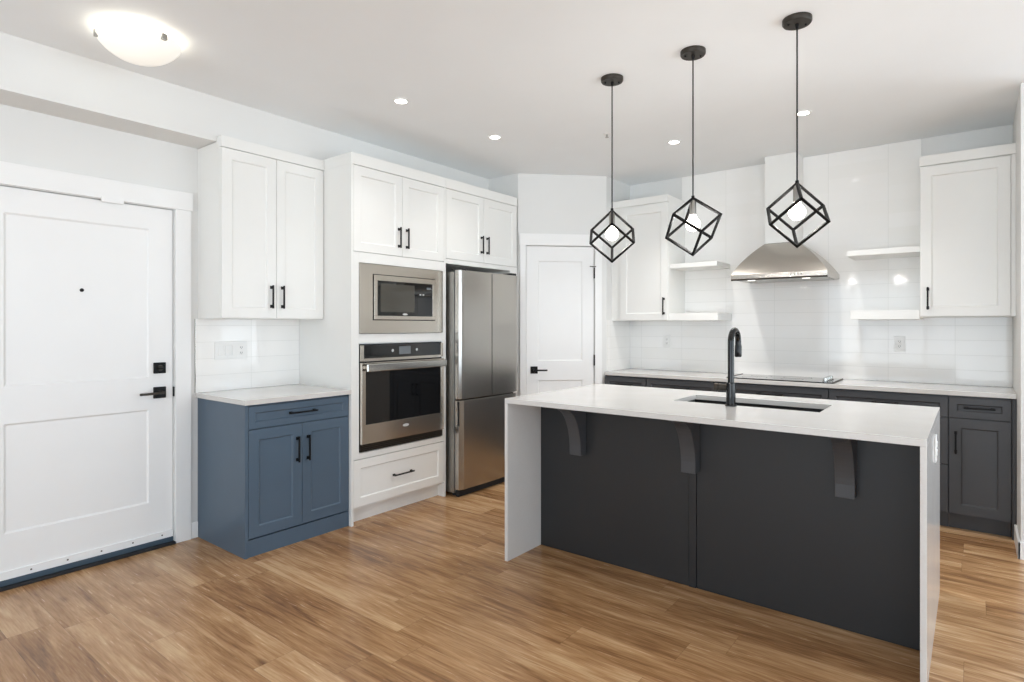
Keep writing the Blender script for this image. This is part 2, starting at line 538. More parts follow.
# hardware
ls = DY1 - 1.493
cxh = DW - ls - .002
db = obj('deadbolt', box(cxh - .033, cxh + .033, -.004, .012, 1.052, 1.118), M['black'], d1, bevel=.003)
obj('thumb_turn', box(cxh - .016, cxh + .016, -.024, -.004, 1.079, 1.090), M['black'], db, bevel=.003)
obj('bolt_ring', lathe(BM(), [(0, 0), (.018, 0), (.016, .008), (0, .008)], 24), M['bronze'], db, loc=(cxh, -.004, 1.085), rot=(R(90), 0, 0))
bm = BM(); bx(bm, cxh - .034, cxh + .034, -.004, .012, .902, .970)
dh = obj('door_handle', bm, M['black'], d1, bevel=.003)
bm = BM(); tube(bm, [(cxh, -.004, .936), (cxh, -.045, .936)], .012); bx(bm, cxh - .125, cxh + .012, -.055, -.040, .929, .943)
obj('lever', bm, M['bronze'], dh, bevel=.002)
obj('strike', box(DW + .001, DW + .0075, -.001, .03, .905, .965), M['black'], d1)
obj('peephole', lathe(BM(), [(0, 0), (.010, 0), (.010, .004), (.006, .006), (0, .004)], 20), M['black'], d1, loc=(1.099 - DY0, .020, 1.539), rot=(R(90), 0, 0))
yc = q_closer = 1.30 - DY0
obj('contact_plate', box(1.178 - DY0, 1.289 - DY0, -.029, -.0215, DZ - .014, DZ + .016), M['trimw'], d1, bevel=.002)

# ------------------------------------------------------------------ pantry door (on the diagonal wall)
d2 = thing('door_2', 'x', 'x', (Ax, Ay, 0), R(45)); del d2['label']; del d2['category']; d2['kind'] = 'structure'
obj('door_panel', shaker(PS0, PS1, .012, PZ, y0=.008, th=.035, rec=.008, bev=.010,
    panels=[(PS0 + .108, PS1 - .108, 1.016, 1.938), (PS0 + .108, PS1 - .108, .25, .838)]), M['trimw'], d2, bevel=.0015)
bm = BM()
bx(bm, PS0 - .004, PS0 + .015, .045, .06, 0, PZ + .004); bx(bm, PS1 - .015, PS1 + .004, .045, .06, 0, PZ + .004); bx(bm, PS0 + .015, PS1 - .015, .045, .06, PZ - .015, PZ + .004)
obj('door_jamb', bm, M['trimw'], d2)
bm = BM()
bx(bm, .016, PS0 - .006, -.018, -.0005, 0, PZ + .006); bx(bm, PS1 + .006, .786, -.018, -.0005, 0, PZ + .006)
bx(bm, .010, .792, -.021, -.0005, PZ + .006, PZ + .112)
obj('door_casing', bm, M['trimw'], d2, bevel=.002)
hs = PS0 + .072
dh = obj('door_handle', box(hs - .033, hs + .033, -.002, .008, .900, .966), M['black'], d2, bevel=.003)
bm = BM(); tube(bm, [(hs, -.002, .933), (hs, -.045, .933)], .012); bx(bm, hs - .010, hs + .115, -.055, -.042, .926, .940)
obj('lever', bm, M['black'], dh, bevel=.002)
for z in (1.83, 1.02, .22):
    bm = BM(); tube(bm, [(PS1 + .003, -.004, z - .05), (PS1 + .003, -.004, z + .05)], .008, 12)
    obj('hinge', bm, M['black'], d2, smooth=True)
bm = BM(); tube(bm, [(PS1, -.012, 1.888), (PS1 - .05, -.045, 1.888)], .004, 8); tube(bm, [(PS1, -.012, 1.888), (PS1 + .01, -.03, 1.888)], .004, 8)
obj('door_stop', bm, M['black'], d2)

# ------------------------------------------------------------------ cabinets on the left wall
YT0, YT1, YE = 2.425, 3.319, 4.235


def crown(parent, x0, x1, y0, y1, z0, z1, m='cab', name='crown'):
    return obj(name, box(x0, x1, y0, y1, z0, z1), M[m], parent, bevel=.0015)


# wall cabinet above the blue cabinet
XU = -3.586
t_ = thing('wall_cabinet', 'white two-door wall cabinet hung above the blue cabinet beside the entry door', 'cabinet', (XU, 1.711, 1.385), LW)
w = YT0 - 1.711 - .001; dp = XU - XW - .001
obj('carcass', bx(box(0, w, .0, dp, .0, 2.4245 - 1.385), 0, w, dp - .251, dp, 2.4245 - 1.385, 2.462 - 1.385), M['cab'], t_)
crown(t_, 0, w, -.021, dp - .252, 2.425 - 1.385, 2.492 - 1.385)
for k, (a, b) in enumerate(((.003, w / 2 - .0015), (w / 2 + .0015, w - .004))):
    dd = obj('door', shaker(a, b, .005, 2.421 - 1.385), M['cab'], t_, bevel=.0012)
    handle(dd, (b - .035) if k == 0 else (a + .038), 1.527 - 1.385, .15)

# oven tower
XT = -3.28
t_ = thing('oven_cabinet', 'tall white cabinet tower housing the microwave and oven, two doors above and drawer below', 'cabinet', (XT, YT0, 0), LW)
w = YT1 - YT0 - .001; dp = XT - XW - .001
bm = BM()
bx(bm, 0, .018, -.02, dp, 0, 2.4245); bx(bm, w - .018, w, -.02, dp, 0, 2.4245)
bx(bm, .018, w - .018, dp - .01, dp, .1, 2.4245)
bx(bm, .018, w - .018, 0, dp - .01, 1.80, 2.4245)
bx(bm, 0, w, dp - .251, dp, 2.4245, 2.462)
bx(bm, .018, w - .018, 0, dp - .01, 1.215, 1.288)
bx(bm, .018, w - .018, 0, dp - .01, .10, .482)
bx(bm, .018, w - .018, .05, .07, 0, .10)
obj('carcass', bm, M['cab'], t_)
bm = BM()                                                   # flat face frame round the appliances
bx(bm, .0185, .062, -.02, -.0005, .44, 1.838); bx(bm, w - .046, w - .0185, -.02, -.0005, .44, 1.838)
bx(bm, .0625, w - .0465, -.02, -.0005, 1.770, 1.838); bx(bm, .0625, w - .0465, -.02, -.0005, 1.222, 1.283); bx(bm, .0625, w - .0465, -.02, -.0005, .44, .478)
obj('face_frame', bm, M['cab'], t_)
crown(t_, 0, w, -.022, dp - .252, 2.425, 2.502)
for k, (a, b) in enumerate(((.020, w / 2 - .0015), (w / 2 + .0015, w - .020))):
    dd = obj('door', shaker(a, b, 1.843, 2.421), M['cab'], t_, bevel=.0012)
    handle(dd, (b - .034) if k == 0 else (a + .038), 1.975, .15)
dd = obj('drawer', shaker(.020, w - .020, .118, .434, st=.058), M['cab'], t_, bevel=.0012)
handle(dd, w / 2, .274, .19, False)

# cabinet over the fridge
t_ = thing('wall_cabinet', 'white two-door cabinet above the refrigerator', 'cabinet', (XT, YT1, 0), LW)
w = YE - YT1; z0 = 1.832
bm = BM()
bx(bm, 0, w, 0, dp, z0, 2.4245); bx(bm, w - .10, w, -.02, dp, 0, z0); bx(bm, 0, w, dp - .251, dp, 2.4245, 2.462)
obj('carcass', bm, M['cab'], t_)
obj('valance', box(0, w, -.02, -.0005, z0, z0 + .036), M['cab'], t_)
crown(t_, 0, w, -.022, dp - .252, 2.425, 2.502)
for k, (a, b) in enumerate(((.003, w / 2 - .0015), (w / 2 + .0015, w - .004))):
    dd = obj('door', shaker(a, b, 1.872, 2.421), M['cab'], t_, bevel=.0012)
    handle(dd, (b - .034) if k == 0 else (a + .036), 2.02, .15)

# blue base cabinet and its worktop
XC = -3.305
t_ = thing('base_cabinet', 'slate blue base cabinet with a drawer over two doors beside the entry door', 'cabinet', (XC, 1.711, 0), LW)
w = YT0 - 1.711 - .001; dp = XC - XW - .001
bm = BM(); bx(bm, .020, w - .001, 0, dp, .10, .884)
bx(bm, 0, .0195, -.02, dp, 0, .884)
bx(bm, w - .001, w, -.02, dp, 0, .884)
obj('carcass', bm, M['blue'], t_)
obj('toe_kick', box(.020, w - .001, -.013, .01, 0, .098), M['blue'], t_)
dd = obj('drawer', shaker(.022, w - .004, .741, .872, st=.038), M['blue'], t_, bevel=.0012)
handle(dd, w / 2 + .01, .808, .19, False)
for k, (a, b) in enumerate(((.022, w / 2 + .008), (w / 2 + .011, w - .004))):
    dd = obj('door', shaker(a, b, .108, .736), M['blue'], t_, bevel=.0012)
    handle(dd, (b - .034) if k == 0 else (a + .036), .580, .16)
bm = box(XW + .0015, XC + .050, 1.697, YT0 - .0015, .885, .915)
tag(obj('countertop', bm, M['quartz'], None, bevel=.002), 'short white quartz countertop on the blue cabinet', 'countertop')

# ------------------------------------------------------------------ microwave
t_ = thing('microwave', 'built-in stainless steel microwave with wide trim frame, above the wall oven', 'microwave', (XT, YT0, 0), LW)
a, b, z0, z1 = .064, .850, 1.288, 1.765
ia, ib, ja, jb = .170, .766, 1.378, 1.698
bm = BM()
for (p, q_, r_, s_) in ((a, b, z0, ja), (a, b, jb, z1), (a, ia, ja, jb), (ib, b, ja, jb)):
    bx(bm, p, q_, -.030, -.021, r_, s_)
obj('trim_kit', bm, M['steel'], t_)
obj('shadow_gap', box(a - .001, b - .004, -.0205, -.002, z0 - .002, z1 + .002), M['gap'], t_)
obj('body', box(ia + .01, ib - .01, 0.001, .42, 1.2885, jb), M['gap'], t_)
bm = BM()
fo = .006
A_, B_, Z_, Y_ = ia + fo, ib - fo, ja + fo, jb - fo
ga, gb, gz, gy = A_ + .028, B_ - .028, Z_ + .026, Y_ - .038
for (p, q_, r_, s_) in ((A_, B_, Z_, gz), (A_, B_, gy, Y_), (A_, ga, gz, gy), (gb, B_, gz, gy)):
    bx(bm, p, q_, -.040, -.022, r_, s_)
obj('door_frame', bm, M['steel'], t_, bevel=.001)
gl = obj('door_glass', box(ga, gb, -.036, -.022, gz, gy), M['bglass'], t_)
obj('window', box(ga + .030, ga + .345, -.0368, -.036, gz + .028, gy - .018), M['mglass'], gl)
cp = obj('control_panel', box(ga + .375, gb - .008, -.0368, -.036, gz + .01, gy - .01), M['bglass'], t_)
obj('display', box(gb - .060, gb - .018, -.0374, -.0368, gy - .042, gy - .026), M['disp'], cp)
for k in range(2):
    obj('button', box(ga + .395 + k * .03, ga + .412 + k * .03, -.0374, -.0368, gy - .088, gy - .078), M['lightgrey'], cp)
obj('badge', lathe(BM(), [(0, 0), (.024, 0), (.024, .0008), (0, .0008)], 24), M['lightgrey'], gl, loc=((ga + gb) / 2 - .01, -.036, gz + .013), rot=(R(90), 0, 0)).scale = (1, .3, 1)

# ------------------------------------------------------------------ wall oven
t_ = thing('wall_oven', 'built-in stainless steel wall oven with black glass door, below the microwave', 'oven', (XT, YT0, 0), LW)
a, b = .068, .846
obj('body', box(a, b, -.0205, .50, .484, 1.214), M['gap'], t_)
cp = obj('control_panel', box(a + .024, b - .024, -.036, -.021, 1.118, 1.208), M['bglass'], t_, bevel=.001)
bm = BM(); bx(bm, a, a + .0235, -.036, -.021, 1.10, 1.208); bx(bm, b - .0235, b, -.036, -.021, 1.10, 1.208); bx(bm, a + .0235, b - .0235, -.036, -.021, 1.098, 1.1175)
obj('panel_surround', bm, M['steel'], t_)
mid = (a + b) / 2
obj('display', box(mid - .055, mid + .055, -.0368, -.036, 1.136, 1.192), M['disp'], cp)
for s in (-1, 1):
    obj('touch_dial', lathe(BM(), [(0, 0), (.010, 0), (.010, .0008), (0, .0008)], 20), M['lightgrey'], cp, loc=(mid + s * .115, -.036, 1.165), rot=(R(90), 0, 0))
bm = BM()
bx(bm, a, b, -.045, -.021, .538, .668); bx(bm, a, a + .032, -.045, -.021, .668, 1.088); bx(bm, b - .032, b, -.045, -.021, .668, 1.088); bx(bm, a + .032, b - .032, -.045, -.021, 1.05, 1.088)
od = obj('oven_door', bm, M['steel'], t_, bevel=.001)
obj('door_glass', box(a + .0325, b - .0325, -.043, -.022, .6685, 1.0495), M['bglass'], od)
bm = BM(); bx(bm, a + .012, b - .012, -.092, -.078, 1.030, 1.082)
for s in (a + .035, b - .035): bx(bm, s - .012, s + .012, -.079, -.045, 1.045, 1.068)
obj('handle', bm, M['chrome'], od, bevel=.005, seg=3)
obj('badge', lathe(BM(), [(0, 0), (.030, 0), (.030, .001), (0, .001)], 24), M['lightgrey'], od, loc=(mid, -.045, .622), rot=(R(90), 0, 0)).scale = (1, .35, 1)
bm = BM(); bx(bm, a, b, -.030, -.021, .486, .532)
for k in range(3): bx(bm, a + .01, b - .01, -.036, -.030, .492 + k * .013, .499 + k * .013)
obj('vent_grille', bm, M['bronze'], t_)

# ------------------------------------------------------------------ refrigerator
XF = -3.118
t_ = thing('refrigerator', 'tall stainless steel french-door refrigerator with bottom freezer drawer', 'refrigerator', (XF, 3.338, 0), LW)
w = .752
obj('body', box(.004, w - .004, .075, .70, .03, 1.765), M['nickel'], t_, bevel=.003)
obj('gasket', box(.012, w - .012, .062, .0745, .06, 1.760), M['gap'], t_)
obj('base_grille', box(.02, w - .02, .04, .074, .004, .055), M['gap'], t_)


def fdoor(name, x0, x1, z0, z1):
    """slightly bowed door: front edge curves back at left and right ends of the fridge"""
    pts = []
    n = 16
    for i in range(n + 1):
        x = x0 + (x1 - x0) * i / n
        s = (x - w / 2) / (w / 2)
        y = 0.012 * abs(s) ** 2 + 0.010 * max(0, abs(s) - .93) / .07
        pts.append((x, y))
    pts += [(x1, .062), (x0, .062)]
    return obj(name, prism(BM(), pts, 2, z0, z1), M['fsteel'], t_, bevel=.0015)


dl = fdoor('door', 0.0, w / 2 - .003, .768, 1.775)
dr = fdoor('door', w / 2 + .003, w, .768, 1.775)
dz = fdoor('freezer_drawer', 0.0, w, .062, .756)
obj('handle_recess', box(-.0008, 0.004, .018, .034, .56, .752), M['gap'], dz)
obj('seam_fill', box(w / 2 - .0028, w / 2 + .0028, -.0015, .06, .768, 1.772), M['gap'], t_)  # dark strip added in the door gap so the seam reads dark
obj('hinge_cover', box(.02, .09, .02, .12, 1.776, 1.795), M['gap'], t_, bevel=.004)
obj('hinge_cover', box(w - .09, w - .02, .02, .12, 1.776, 1.795), M['gap'], t_, bevel=.004)
for s in (.06, w - .06):
    for q_ in (.12, .64):
        obj('foot', tube(BM(), [(s, q_, 0), (s, q_, .03)], .018, 12), M['gap'], t_)

# ------------------------------------------------------------------ range wall: base cabinets
YC = 4.84
BZ = .884


def base(name, label, x0, x1, kind, tz=.10):
    t_ = thing(name, label, 'cabinet', (x0, YC, 0))
    w = x1 - x0 - .001; dp = YB - YC - .001
    obj('carcass', box(0, w, 0, dp, tz, BZ), M['dark'], t_)
    obj('toe_kick', box(0, w, .05, .07, 0, tz), M['dark'], t_)
    if kind == 'drawers':
        for z0, z1 in ((.741, .872), (.430, .736), (.112, .425)):
            dd = obj('drawer', shaker(.003, w - .003, z0, z1, st=.042 if z1 - z0 < .2 else .06), M['dark'], t_, bevel=.0012)
            handle(dd, w / 2, (z0 + z1) / 2, .16, False)
    else:
        dd = obj('drawer', shaker(.003, w - .003, .741, .872, st=.042), M['dark'], t_, bevel=.0012)
        handle(dd, w / 2, .808, .16 if w < .5 else .19, False)
        if kind == 'one':
            dd = obj('door', shaker(.003, w - .003, .112, .736), M['dark'], t_, bevel=.0012)
            handle(dd, .038, .580, .15)
        else:
            for k, (a, b) in enumerate(((.003, w / 2 - .0015), (w / 2 + .0015, w - .003))):
                dd = obj('door', shaker(a, b, .112, .736), M['dark'], t_, bevel=.0012)
                handle(dd, (b - .034) if k == 0 else (a + .036), .580, .15)
    return t_


base('base_cabinet', 'charcoal base cabinet in the corner by the pantry door', Bx_ + .001, -2.27, 'one')
base('base_cabinet', 'charcoal drawer base cabinet between the corner cabinet and the cooktop', -2.27, -1.64, 'drawers')
base('base_cabinet', 'charcoal base cabinet below the cooktop and range hood', -1.64, -.83, 'two')
base('base_cabinet', 'charcoal wide drawer base cabinet right of the cooktop, mostly behind the island', -.83, -.125, 'drawers')
base('base_cabinet', 'charcoal base cabinet with one drawer and one door against the right wall', -.125, .194, 'one')
t_ = tag(obj('filler_strip', box(.195, XR - .0015, YC - .012, YC + .05, 0, BZ), M['dark']), 'narrow charcoal filler strip between the last base cabinet and right wall', 'filler strip')
tag(obj('countertop', box(Bx_ + .009, XR - .0015, 4.808, YB - .0015, .885, .915), M['quartz'], None, bevel=.002),
    'long white quartz countertop along the tiled range wall', 'countertop')

# cooktop
t_ = thing('cooktop', 'black glass cooktop set in the counter under the range hood', 'cooktop', (-1.19, 5.06, .9155))
obj('glass', box(-.38, .38, -.215, .20, 0, .007), M['bglass'], t_, bevel=.002)
for a_ in (.3805, -.386): obj('edge_trim', box(a_, a_ + .0055, -.216, .201, 0, .010), M['bronze'], t_)
for i in range(4):
    kx, ky = .322, -.150 + i * .072
    k_ = obj('knob', lathe(BM(), [(0, .0075), (.021, .0075), (.021, .014), (.017, .016), (.016, .034), (.012, .037), (0, .037)], 24), M['chrome'], t_, loc=(kx, ky, 0), smooth=True)
for (x, y, r) in ((-.2, -.1, .09), (-.2, .1, .075), (.08, -.1, .075), (.08, .09, .10)):
    obj('burner_ring', lathe(BM(), [(r, .0071), (r + .003, .0074), (r + .006, .0071)], 48), M['slot'], t_, loc=(x, y, 0))

# ------------------------------------------------------------------ range hood
HX0, HX1, HYF = -1.545, -.840, 4.845
t_ = thing('range_hood', 'stainless steel bell-shaped range hood with white chimney cover on the tiled wall', 'range hood', ((HX0 + HX1) / 2, YB, 1.712))
hw = (HX1 - HX0) / 2; hd = YB - HYF - .001
lip = BM(); bx(lip, -hw, hw, -hd, 0 - .001, 0, .042)
obj('lip', lip, M['hsteel'], t_, bevel=.004)
bm = BM()
CW0, CW1, CD = -.160, .085, .215      # chimney extents relative to hood centre
rings = []
N = 14
for i in range(N + 1):
    u = i / N
    # flared skirt then bell
    s = (1 - math.cos(u * PI / 2)) ** 1.0
    k = 1 - (.80 * u + .20 * u ** 2) + .045 * math.sin(PI * u)
    z = .0425 + .262 * u
    x0 = CW0 + (-hw + .004 - CW0) * k; x1 = CW1 + (hw - .004 - CW1) * k
    y0 = -CD + (-hd + .004 + CD) * k
    rings.append([bm.verts.new(p) for p in ((x0, -.001, z), (x0, y0, z), (x1, y0, z), (x1, -.001, z))])
for a, b in zip(rings, rings[1:]):
    for i in range(4):
        bm.faces.new((a[i], a[(i + 1) % 4], b[(i + 1) % 4], b[i]))
bm.faces.new(rings[0][::-1]); bm.faces.new(rings[-1])
obj('bell', bm, M['hsteel'], t_, smooth=True)
obj('chimney_cover', box(CW0, CW1, -CD, -.001, 0.305, ZC - 1.712 - .001), M['cab'], t_, bevel=.001)
obj('filter', box(-hw + .03, hw - .03, -hd + .06, -.04, -.006, 0), M['nickel'], t_)
bm = BM(); bx(bm, -hw + .002, hw - .002, -hd + .001, -hd + .012, -.010, -.0005)
obj('drip_rail', bm, M['bronze'], t_)
for s in (-.2, 0.2):
    lp = obj('lamp', lathe(BM(), [(0, -.011), (.028, -.011), (.03, -.0065), (0, -.0065)], 24), M['hoodled'], t_, loc=(s, -hd + .035, 0))
for k in range(4):
    obj('button', lathe(BM(), [(0, 0), (.007, 0), (.006, .003), (0, .003)], 16), M['nickel'], t_, loc=(.10 + k * .025, -hd, .021), rot=(R(90), 0, 0))

# ------------------------------------------------------------------ range wall: wall cabinets and shelves
YU = 4.957
dpu = YB - YU + .009
t_ = thing('wall_cabinet', 'white single-door wall cabinet in the corner beside the pantry door', 'cabinet', (-2.590, YU, 1.385))
w = .471
obj('carcass', box(0, w, 0, dpu, 0, 2.44 - 1.385), M['cab'], t_)
obj('filler', box(Bx_ + 2.590 + .001, -.0005, .0, .02, 0, 2.44 - 1.385), M['cab'], t_)
crown(t_, Bx_ + 2.590 + .001, w, -.021, dpu - .02, 2.4405 - 1.385, 2.502 - 1.385)
dd = obj('door', shaker(.003, w - .003, .004, 2.42 - 1.385), M['cab'], t_, bevel=.0012)
handle(dd, w - .036, 1.515 - 1.385, .155)

t_ = thing('wall_cabinet', 'white single-door wall cabinet at the right end of the range wall', 'cabinet', (-.288, YU, 1.402))
w = XR + .288 - .001
obj('carcass', box(0, w, 0, dpu, 0, 2.44 - 1.402), M['cab'], t_)
obj('filler', box(w - .022, w, -.02, -.0005, 0, 2.437 - 1.402), M['cab'], t_)
crown(t_, 0, w, -.024, dpu - .02, 2.4405 - 1.402, 2.508 - 1.402)
dd = obj('door', shaker(.004, w - .025, .004, 2.43 - 1.402), M['cab'], t_, bevel=.0012)
handle(dd, .046, 1.528 - 1.402, .155)


def shelf(label, x0, x1, z0, z1, y=4.965):
    o = obj('floating_shelf', box(0, x1 - x0, 0, YB - y - .001, 0, z1 - z0), M['cab'], None, bevel=.0015, loc=(x0, y, z0))
    tag(o, label, 'shelf')


shelf('lower thick white floating shelf between the corner wall cabinet and the hood', -2.118, -1.690, 1.386, 1.450)
shelf('upper thinner white floating shelf left of the range hood', -2.118, -1.700, 1.848, 1.888, 4.975)
shelf('lower thick white floating shelf between the hood and the right wall cabinet', -.712, -.289, 1.386, 1.450)
shelf('upper thinner white floating shelf right of the range hood', -.735, -.289, 1.856, 1.896, 4.975)

# ------------------------------------------------------------------ outlets and switches


def outlet(name, label, cat, loc, rotz, gang=1, kinds=('o',), group=None, w1=.072):
    t_ = thing(name, label, cat, loc, rotz, group)
    w = w1 + .046 * (gang - 1)
    obj('cover_plate', box(-w / 2, w / 2, -.006, -.0005, -.058, .058), M['plastic'], t_, bevel=.002)
    for i, k in enumerate(kinds):
        cx = (i - (gang - 1) / 2) * .046
        if k == 's':
            obj('rocker', box(cx - .016, cx + .016, -.011, -.006, -.033, .033), M['plastic'], t_, bevel=.002)
        else:
            for s in (-1, 1):
                r_ = obj('receptacle', box(cx - .016, cx + .016, -.009, -.006, s * .018 - .013, s * .018 + .013), M['plastic'], t_, bevel=.003)
                bm = BM(); bx(bm, cx - .007, cx - .0045, -.0096, -.009, s * .018 - .004, s * .018 + .006); bx(bm, cx + .0045, cx + .007, -.0096, -.009, s * .018 - .004, s * .018 + .006)
                bx(bm, cx - .002, cx + .002, -.0096, -.009, s * .018 - .010, s * .018 - .006)
                obj('slot', bm, M['slot'], r_)
    return t_


outlet('outlet', 'white outlet on the tiles under the corner wall cabinet', 'outlet', (-2.295, YB, 1.194), 0)
outlet('outlet', 'white outlet on the tiles under the right-hand lower shelf', 'outlet', (-.436, YB, 1.203), 0)
outlet('switch_plate', 'wide white plate of switches with an outlet on tiles above the blue cabinet', 'switch plate', (XW + .0085, 1.917, 1.178), LW, 4, ('s', 's', 's', 'o'))
outlet('outlet', 'bright white outlet on the island end panel near the top', 'outlet', (-.131, 3.20, .80), R(90))

# ------------------------------------------------------------------ island
IX0, IX1, IY0, IY1, IYP, IZ = -2.103, -.131, 2.617, 3.691, 2.943, .927
t_ = thing('kitchen_island', 'charcoal kitchen island with curved brackets on its seating side', 'kitchen island', ((IX0 + IX1) / 2, IYP, 0))
hw = (IX1 - IX0) / 2 - .0225
bm = BM()                                   # open-topped carcass so that the sink hangs inside
top = IZ - .029
yd = IY1 - .04 - IYP
bx(bm, -hw, hw, .02, .04, 0, top); bx(bm, -hw, -hw + .02, .04, yd, 0, top); bx(bm, hw - .02, hw, .04, yd, 0, top)
bx(bm, -hw + .02, hw - .02, .04, yd, .10, .12); bx(bm, -hw + .02, hw - .02, yd - .06, yd - .04, 0, .10)
obj('carcass', bm, M['isle'], t_)
obj('back_panel', box(-hw, -.0335, 0, .0195, 0.002, top), M['isle'], t_, bevel=.001)
obj('back_panel', box(.009, hw, 0, .0195, 0.002, top), M['isle'], t_, bevel=.001)
obj('seam_batten', box(-.0310, .0065, -.004, .0195, 0.002, top), M['isle'], t_, bevel=.001)
n = 3
for k in range(n):
    x0 = -hw + k * 2 * hw / n
    x1 = x0 + 2 * hw / n
    dd = obj('door', box(x0 + .003, x1 - .003, yd + .001, yd + .02, .112, top - .01), M['isle'], t_, bevel=.001)


def corbel(x, z_top=top):
    w_ = .0375
    H = .300; D = .225; d0 = .062; tt = .020
    pts = [(0, 0), (0, -H), (-d0, -H)]
    # concave front edge bulging outward near the top
    for i in range(1, 15):
        u = i / 14
        ang = u * PI / 2
        y = -d0 - (D - d0) * (1 - math.cos(ang))
        z = -H + .03 + (H - .03 - tt) * math.sin(ang)
        pts.append((y, z))
    pts += [(-D, 0)]
    bm = prism(BM(), [(p[0] - .0005, p[1] + z_top) for p in pts], 0, x - w_, x + w_)
    o = obj('corbel', bm, M['dark'], t_, bevel=.0015)  # lighter charcoal than the panel stands in for light the face catches
    bm = BM(); bx(bm, x - w_ * .6, x + w_ * .6, -D - .012, -D, z_top - .006, z_top - .0005)
    obj('mounting_tab', bm, M['nickel'], o)
    return o


for x in (-.680, -.012, .683): corbel(x)

# waterfall top
SX0, SX1, SY0, SY1 = -1.310, -.577, 3.122, 3.462
r_ = thing('waterfall_countertop', 'white quartz waterfall countertop wrapping the top and both ends of the island', 'countertop', ((IX0 + IX1) / 2, (IY0 + IY1) / 2, 0))
ox, oy = (IX0 + IX1) / 2, (IY0 + IY1) / 2
bm = BM()
Xs = [IX0 - ox, SX0 - ox, SX1 - ox, IX1 - ox]; Ys = [IY0 - oy, SY0 - oy, SY1 - oy, IY1 - oy]
for z, fl in ((IZ, 0), (IZ - .028, 1)):
    g_ = [[bm.verts.new((x, y, z)) for y in Ys] for x in Xs]
    for i in range(3):
        for j in range(3):
            if (i, j) != (1, 1):
                bm.faces.new((g_[i][j], g_[i + 1][j], g_[i + 1][j + 1], g_[i][j + 1]))
    if fl == 0: top_g = g_
    else: bot_g = g_
def wall_strip(pts):
    for (i, j), (k, l) in zip(pts, pts[1:]):
        bm.faces.new((top_g[i][j], top_g[k][l], bot_g[k][l], bot_g[i][j]))
wall_strip([(0, 0), (1, 0), (2, 0), (3, 0), (3, 1), (3, 2), (3, 3), (2, 3), (1, 3), (0, 3), (0, 2), (0, 1), (0, 0)])
wall_strip([(1, 1), (2, 1), (2, 2), (1, 2), (1, 1)])
obj('top_slab', bm, M['quartz'], r_, bevel=.0015)
obj('end_panel', box(IX0 - ox, IX0 - ox + .021, IY0 - oy, IY1 - oy, 0, IZ - .0285), M['quartz'], r_, bevel=.0012)
obj('end_panel', box(IX1 - ox - .021, IX1 - ox, IY0 - oy, IY1 - oy, 0, IZ - .0285), M['quartz'], r_, bevel=.0012)

# sink
t_ = thing('sink', 'dark undermount sink basin in the island countertop', 'sink', ((SX0 + SX1) / 2, (SY0 + SY1) / 2, 0))
a, b = (SX1 - SX0) / 2 + .004, (SY1 - SY0) / 2 + .004
zb, zt = IZ - .25, IZ - .0285
bm = BM()
bx(bm, -a - .01, a + .01, -b - .01, b + .01, zb - .01, zb)
bx(bm, -a - .01, -a, -b - .01, b + .01, zb, zt); bx(bm, a, a + .01, -b - .01, b + .01, zb, zt)
bx(bm, -a, a, -b - .01, -b, zb, zt); bx(bm, -a, a, b, b + .01, zb, zt)
obj('basin', bm, M['sink'], t_)
obj('drain', lathe(BM(), [(0, zb + .001), (.03, zb + .001), (.043, zb + .004), (.045, zb + .0005)], 32), M['nickel'], t_)

# faucet
FX, FY = -.982, 3.085
t_ = thing('faucet', 'tall matte black gooseneck faucet standing behind the island sink', 'faucet', (FX, FY, IZ))
obj('base', lathe(BM(), [(0, .0003), (.029, .0003), (.029, .006), (.0235, .010), (.0225, .118), (.019, .122), (0, .122)], 32), M['gloss'], t_, smooth=True)
rr = .060
zt_ = 1.317 - IZ - rr
pts = [(0, 0, .12), (0, 0, zt_)]
for i in range(1, 15):
    a = PI * i / 14
    pts.append((0, rr - rr * math.cos(a), zt_ + rr * math.sin(a)))
pts.append((0, 2 * rr, zt_ - .02))
obj('spout', tube(BM(), pts, .0155, 20), M['gloss'], t_, smooth=True)
obj('spray_head', tube(BM(), [(0, 2 * rr, zt_ - .018), (0, 2 * rr, zt_ - .03), (0, 2 * rr, zt_ - .074), (0, 2 * rr, zt_ - .082)], [.0165, .0180, .0180, .016], 20), M['gloss'], t_, smooth=True)
hd_ = obj('handle', tube(BM(), [(-.018, 0, .095), (-.062, 0, .095), (-.064, 0, .095), (-.082, 0, .095)], [.0175, .0175, .020, .020], 20), M['bronze'], t_, smooth=True)
obj('lever', tube(BM(), [(-.073, 0, .105), (-.090, .0, .118), (-.093, .0, .119)], [.006, .005, .003], 12), M['black'], hd_, smooth=True)

# ------------------------------------------------------------------ pendants


def point(loc, e, col, r, par=None):
    l = bpy.data.lights.new('bulb_light', 'POINT'); l.energy = e; l.color = col; l.shadow_soft_size = r
    o = bpy.data.objects.new('bulb_light', l); C.objects.link(o); o.location = loc
    return o


